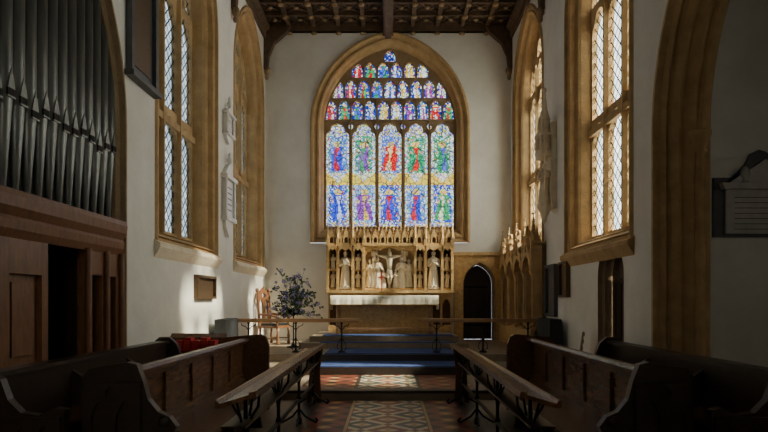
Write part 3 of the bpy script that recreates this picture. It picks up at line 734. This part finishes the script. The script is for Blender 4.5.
# ------------------------------------------------------------------ choir furniture
def poppy(b,x,y,z,m):
    b.lathe((x,y,z),[(.04,0),(.025,.03),(.03,.05)],m,8)
    b.ball((x,y,z+.10),(.045,.03,.06),m,8,6)
    for q in(-1,1): b.ball((x+q*.045,y,z+.075),(.03,.025,.035),m,6,5); b.ball((x,y+q*.04,z+.075),(.03,.025,.035),m,6,5)
for s in (-1,1):
    S=lambda x:s*x
    fx=lambda u,z,w:(s*u,w,z)
    b=B('choir_book_desk')
    ya,yb=4.45,9.42
    b.prism([(1.00,.905),(1.25,.83),(1.27,.855),(1.285,.855),(1.285,.80),(1.25,.795),(1.00,.875)],fx,ya,yb,WOOD)
    b.prism([(.97,.88),(1.02,.865),(1.03,.915),(.98,.925)],fx,ya-.02,yb+.02,WOOD)
    b.prism([(1.08,.62),(1.27,.62),(1.27,.64),(1.08,.64)],fx,ya+.1,yb-.1,WOODD)
    for yy in (4.85,6.3,7.75,9.2):
        b.lathe((S(1.15),yy,.0),[(.035,0),(.035,.05),(.02,.08),(.018,.3),(.032,.33),(.018,.37),(.018,.55),(.03,.58),(.018,.62),(.02,.83)],IRON,8)
        for q in(-1,1):
            b.tube([(S(1.15),yy,.20),(S(1.15+q*.08),yy,.10),(S(1.15+q*.16),yy,.05),(S(1.15+q*.22),yy,.02),(S(1.15+q*.24),yy,.05),(S(1.15+q*.21),yy,.08)],.014,IRON,6)
            b.tube([(S(1.15),yy,.52),(S(1.15+q*.05),yy,.66),(S(1.15+q*.10),yy,.74),(S(1.15+q*.11),yy,.79 if q>0 else .84)],.012,IRON,6)
            b.tube([(S(1.15),yy+q*.02,.45),(S(1.15),yy+q*.12,.62),(S(1.15),yy+q*.25,.78),(S(1.15),yy+q*.3,.83)],.012,IRON,6)
            b.tube([(S(1.15),yy,.12),(S(1.15),yy+q*.1,.06),(S(1.15),yy+q*.2,.02)],.012,IRON,6)
    b.box(*sorted((S(1.13),S(1.17))),4.85,9.2,.30,.325,IRON)
    b.prism([(1.04,.0),(1.26,.0),(1.22,.5),(1.27,.79),(1.01,.875),(1.06,.5)],fx,yb-.08,yb-.03,WOOD)
    b.done(weld=False)
    b=B('choir_stall')
    y0,y1=4.9,8.75
    b.box(*sorted((S(1.50),S(2.1))),y0-.2,y1,.42,.46,WOOD)
    for yy in (5.1,6.3,7.5): b.prism([(1.58,0),(1.95,0),(1.95,.42),(1.56,.42),(1.62,.25)],fx,yy,yy+.06,WOODD)
    n=5; st=(y1-y0)/n
    b.plate([(y0,.46),(y1,.46),(y1,1.0),(y0,1.0)],[[(y0+st*i+.05,.53),(y0+st*(i+1)-.05,.53),(y0+st*(i+1)-.05,.93),(y0+st*i+.05,.93)] for i in range(n)],lambda u,z,w:(S(w),u,z),2.08,2.11,WOOD)
    b.box(*sorted((S(2.105),S(2.15))),y0,y1,.0,1.0,WOOD)
    b.prism([(2.02,1.02),(2.05,1.045),(2.10,1.05),(2.44,.96),(2.44,.92),(2.09,1.0),(2.02,.99)],fx,y0-.02,y1+.02,WOOD)
    endp=[(1.74,.0),(2.46,.0),(2.46,.98),(2.40,1.05),(2.10,1.10),(2.02,1.08),(1.97,.95),(1.93,.80),(1.85,.70),(1.76,.66),(1.70,.58),(1.74,.50)]
    b.prism(endp,fx,y0-.08,y0,WOODD)
    endf=[(1.74,.0),(2.42,.0),(2.42,.98),(2.36,1.06),(1.86,1.10),(1.78,1.06),(1.74,.95)]
    b.prism(endf,fx,y1,y1+.07,WOOD)
    b.prism([(1.8,.1),(2.36,.1),(2.36,.95),(1.8,.95)],fx,y1-.02,y1,WOOD)
    b.plate([(1.98,.08),(2.42,.08),(2.42,.94),(1.98,.94)],[arch(2.1,.075,.2,.65,.14,6,cusp=.15),arch(2.3,.075,.2,.65,.14,6,cusp=.15),[(2.2+.06*math.cos(t*pi/6),.85+.06*math.sin(t*pi/6)) for t in range(12)]],fx,y0-.11,y0-.08,WOODD)
    for q in(-1,1): b.ball((S(1.80),y0-.04+q*.04,.62),(.05,.03,.05),WOODD,8,6)
    b.done(weld=False)
    b=B('rear_choir_stall')
    y0,y1=4.75,8.55
    b.box(*sorted((S(2.56),S(3.30))),y0,y1,.0,.12,WOODD)
    b.box(*sorted((S(2.78),S(3.16))),y0,y1,.50,.54,WOOD)
    b.box(*sorted((S(3.16),S(3.21))),y0,y1,.12,.98,WOODD)
    b.box(*sorted((S(3.11),S(3.27))),y0-.03,y1+.03,.98,1.02,WOODD)
    for yy in (y0-.08,y1):
        m_=WOODD
        b.prism([(2.52,.0),(3.32,.0),(3.32,1.02),(3.26,1.07),(3.12,1.07),(3.02,.98),(2.96,.82),(2.86,.72),(2.72,.70),(2.6,.76),(2.52,.74)],fx,yy,yy+.08,m_)
        hs=[arch(2.52+.14+.175*i,.06,.2,.50,.12,6,cusp=.15) for i in range(4)]
        b.plate([(2.54,.1),(3.30,.1),(3.30,.69),(2.54,.69)],hs,fx,yy-.03,yy,m_)
        if yy<y0: poppy(b,S(3.2),yy+.04,1.06,m_)
    for yy in (6.0,7.25): b.prism([(2.8,.12),(3.16,.12),(3.16,.9),(3.0,.80),(2.8,.66)],fx,yy,yy+.05,WOODD)
    b.done(weld=False)
b=B('low_pew_cabinet')
b.box(-3.35,-2.55,8.85,9.35,.0,.80,WOOD); b.box(-3.38,-2.52,8.82,9.38,.80,.84,WOOD)
for i in range(3): b.box(-3.3+.26*i,-3.08+.26*i,8.83,8.85,.1,.72,WOODV)
b.prism([(9.3,.84),(9.38,.84),(9.38,1.08),(9.3,1.02)],lambda u,z,w:(w,u,z),-3.38,-2.52,WOOD)
b.done()
b=B('stack_of_red_hymn_books')
for i in range(5):
    x=-3.16+i*.12
    for k in range(4+i%2): b.box(x+.004*k,x+.1+.004*k,8.9,9.08,.842+k*.04,.878+k*.04,RED)
b.done(weld=False)
for s,ya,yb,zb in ((-1,11.65,12.6,.30),(1,11.65,12.62,.30)):
    b=B('column_radiator'); n=9
    X=s*3.26
    for i in range(n):
        y=ya+(yb-ya)*(i+.5)/n
        b.box(X-.11,X+.11,y-.04,y+.04,zb+.1,zb+.88,BLACK)
        b.cyl((X-.11,y,zb+.88),(X+.11,y,zb+.88),.045,.045,BLACK,8)
        for q in(-1,1): b.cyl((X+q*.09,y,zb+.08),(X+q*.09,y,zb+.9),.038,.038,BLACK,8)
    b.cyl((X,ya-.02,zb+.2),(X,yb+.02,zb+.2),.03,.03,BLACK,8); b.cyl((X,ya-.02,zb+.8),(X,yb+.02,zb+.8),.03,.03,BLACK,8)
    for y in(ya+.05,yb-.05):
        for q in(-1,1): b.cyl((X+q*.08,y,zb+.002),(X+q*.08,y,zb+.1),.03,.025,BLACK,8)
    b.done(weld=False)
b=B('carved_bishops_chair'); cx,cy,zf=-2.98,15.75,.452
def cbox(x0,x1,y0,y1,z0,z1,m=WOODV): b.box(x0,x1,y0,y1,z0,z1,m)
cbox(-.28,.28,-.3,.3,.42,.48); cbox(-.25,.25,-.27,.27,.48,.54,BLACK)
for x in(-.26,.26):
    for y in(-.28,.28): b.lathe((x,y,0),[(.035,0),(.045,.04),(.025,.1),(.04,.2),(.025,.3),(.04,.42)],WOODV,8)
for y in(-.28,.28):
    b.cyl((-.28,y,.4),(-.34,y,1.35),.032,.028,WOODV,8); b.ball((-.345,y,1.4),(.05,.05,.06),WOODV,8,5)
    b.tube([(-.3,y,.78),(0,y,.76),(.2,y,.72),(.3,y,.66)],.03,WOODV,8); b.lathe((.24,y,.45),[(.03,0),(.02,.06),(.035,.14),(.02,.22),(.03,.25)],WOODV,8)
    b.cyl((-.26,y,.15),(.26,y,.15),.018,.018,WOODV,6)
b.plate([(-.27,.5),(.27,.5),(.27,1.25),(.15,1.38),(0,1.48),(-.15,1.38),(-.27,1.25)],[arch(-.13,.075,.65,1.05,.12,6,cusp=.15),arch(.13,.075,.65,1.05,.12,6,cusp=.15),[(.07*math.cos(t*pi/6),1.27+.07*math.sin(t*pi/6)) for t in range(12)]],lambda u,z,w:(-.31-.05*(z-.5)+w,u,z),-.02,.02,WOODV)
o=b.done(weld=False); o.location=(cx,cy,zf); o.rotation_euler=(0,0,-.35)
b=B('wooden_chair')
for x in(-.19,.19):
    for y in(-.18,.18): b.cyl((x,y,0),(x*.95,y*.95,.44),.016,.018,STRAW,8)
    b.cyl((x*.95,.18,.44),(x*.95,.24,.90),.018,.014,STRAW,8)
b.box(-.21,.21,-.2,.2,.43,.455,STRAW)
for z in(.6,.72,.84): b.box(-.18,.18,.2+.13*(z-.44)-.0,.215+.13*(z-.44),z,z+.05,STRAW)
for z in(.15,.25): b.cyl((-.19,-.18,z),(-.19,.18,z),.01,.01,STRAW,6); b.cyl((.19,-.18,z),(.19,.18,z),.01,.01,STRAW,6)
b.cyl((-.19,-.18,.2),(.19,-.18,.2),.01,.01,STRAW,6)
o=b.done(weld=False); o.location=(3.08,10.25,.155); o.rotation_euler=(0,0,-1.9)
# ------------------------------------------------------------------ flowers
b=B('flower_arrangement_on_stand')
fx0,fy0,zf=-2.30,14.6,.452
b.lathe((fx0,fy0,zf),[(.17,0),(.17,.02),(.04,.05),(.016,.1),(.016,.75),(.05,.78),(.13,.8),(.16,.9),(.13,.93)],IRON,12)
base=Vector((fx0,fy0,zf+.9))
for i in range(260):
    a=random.uniform(0,2*pi); el=random.uniform(-.35,1.45); R=random.uniform(.35,1.05)
    if i%7==0: R*=1.2
    d=Vector((math.cos(a)*math.cos(el)*.62,math.sin(a)*math.cos(el)*.38,math.sin(el)*.88))
    p=base+d*R; 
    if i%2==0: b.cyl(base+d*.15,p,.005,.003,LEAF,4,False)
    if i%3==0:
        for k in range(3):
            q=p+Vector((random.uniform(-.05,.05),random.uniform(-.05,.05),random.uniform(-.05,.05)))
            t=Vector((random.uniform(-1,1),random.uniform(-1,1),random.uniform(-.6,1))).normalized()*.11
            n=t.cross(Vector((.3,.8,.2))).normalized()*.028
            b.raw([q,q+t*.5+n,q+t,q+t*.5-n],[(0,1,2,3)],LEAF)
    else:
        m=random.choice([FL1,FL1,FL2,FL3,FL3,FL3,FL1]); r=random.uniform(.016,.034)
        for k in range(5):
            an=2*pi*k/5+i; b.ball(p+Vector((math.cos(an)*r,-.01,math.sin(an)*r)),(r*.6,r*.35,r*.6),m,5,4)
        b.ball(p+Vector((0,-.015,0)),(r*.4,)*3,FL2,5,3)
b.done(weld=False)
# ------------------------------------------------------------------ light
W=bpy.data.worlds.new('sky'); scene.world=W; W.use_nodes=True
nt=W.node_tree; nt.nodes.clear(); N=nt.nodes.new; L=nt.links.new
out=N('ShaderNodeOutputWorld'); bg=N('ShaderNodeBackground'); L(bg.outputs[0],out.inputs[0])
tc=N('ShaderNodeTexCoord'); sp=N('ShaderNodeSeparateXYZ'); L(tc.outputs['Generated'],sp.inputs[0])
ng=N('ShaderNodeMath'); ng.operation='MULTIPLY'; ng.inputs[1].default_value=-.32; L(sp.outputs[1],ng.inputs[0])
mxn=N('ShaderNodeMath'); mxn.operation='MAXIMUM'; mxn.inputs[1].default_value=0; L(ng.outputs[0],mxn.inputs[0])
ad=N('ShaderNodeMath'); ad.operation='ADD'; L(sp.outputs[0],ad.inputs[0]); L(mxn.outputs[0],ad.inputs[1])
mr=N('ShaderNodeMapRange'); mr.inputs[1].default_value=-1; mr.inputs[2].default_value=1; L(ad.outputs[0],mr.inputs[0])
cr=N('ShaderNodeValToRGB'); L(mr.outputs[0],cr.inputs[0])
E=cr.color_ramp.elements
E[0].color=(.09,.11,.14,1); E[0].position=.3
E[1].color=(1,.97,.92,1); E[1].position=.85
for p,c in ((.45,(.14,.16,.18,1)),(.57,(.175,.185,.195,1)),(.66,(.38,.38,.38,1))):
    e=E.new(p); e.color=c
L(cr.outputs[0],bg.inputs[0]); bg.inputs[1].default_value=10.5
sd=bpy.data.lights.new('sun','SUN'); sd.energy=32; sd.angle=math.radians(3); sd.color=(1,.90,.74)
so=bpy.data.objects.new('sun',sd); scene.collection.objects.link(so)
so.rotation_euler=Vector((-1,.16,-.78)).to_track_quat('-Z','Y').to_euler(); so.location=(9,8,12)
def portal(loc,d,sx,sy):
    l=bpy.data.lights.new('window_portal','AREA'); l.shape='RECTANGLE'; l.size=sx; l.size_y=sy; l.cycles.is_portal=True
    o=bpy.data.objects.new('window_portal',l); scene.collection.objects.link(o); o.location=loc
    o.rotation_euler=Vector(d).to_track_quat('-Z','Y').to_euler()
portal((.06,YE+.55,6.2),(0,-1,0),4.2,5.4)
for c in LW: portal((-4.05,c,5.6),(1,0,0),2.8,6.2)
for c in RW: portal((4.05,c,5.6),(-1,0,0),2.8,6.2)
portal((0,-3.4,5.9),(0,1,0),3.4,4.8)
portal((8.45,4.6,3.7),(-1,0,0),1.2,2.5)
# ------------------------------------------------------------------ camera
cd=bpy.data.cameras.new('camera'); cam=bpy.data.objects.new('camera',cd); scene.collection.objects.link(cam)
cam.location=(0,0,1.6); cam.rotation_euler=(pi/2,0,0); cd.sensor_width=36; cd.lens=28.125
cd.shift_x=-4/768; cd.shift_y=84/768; cd.clip_end=200
scene.camera=cam
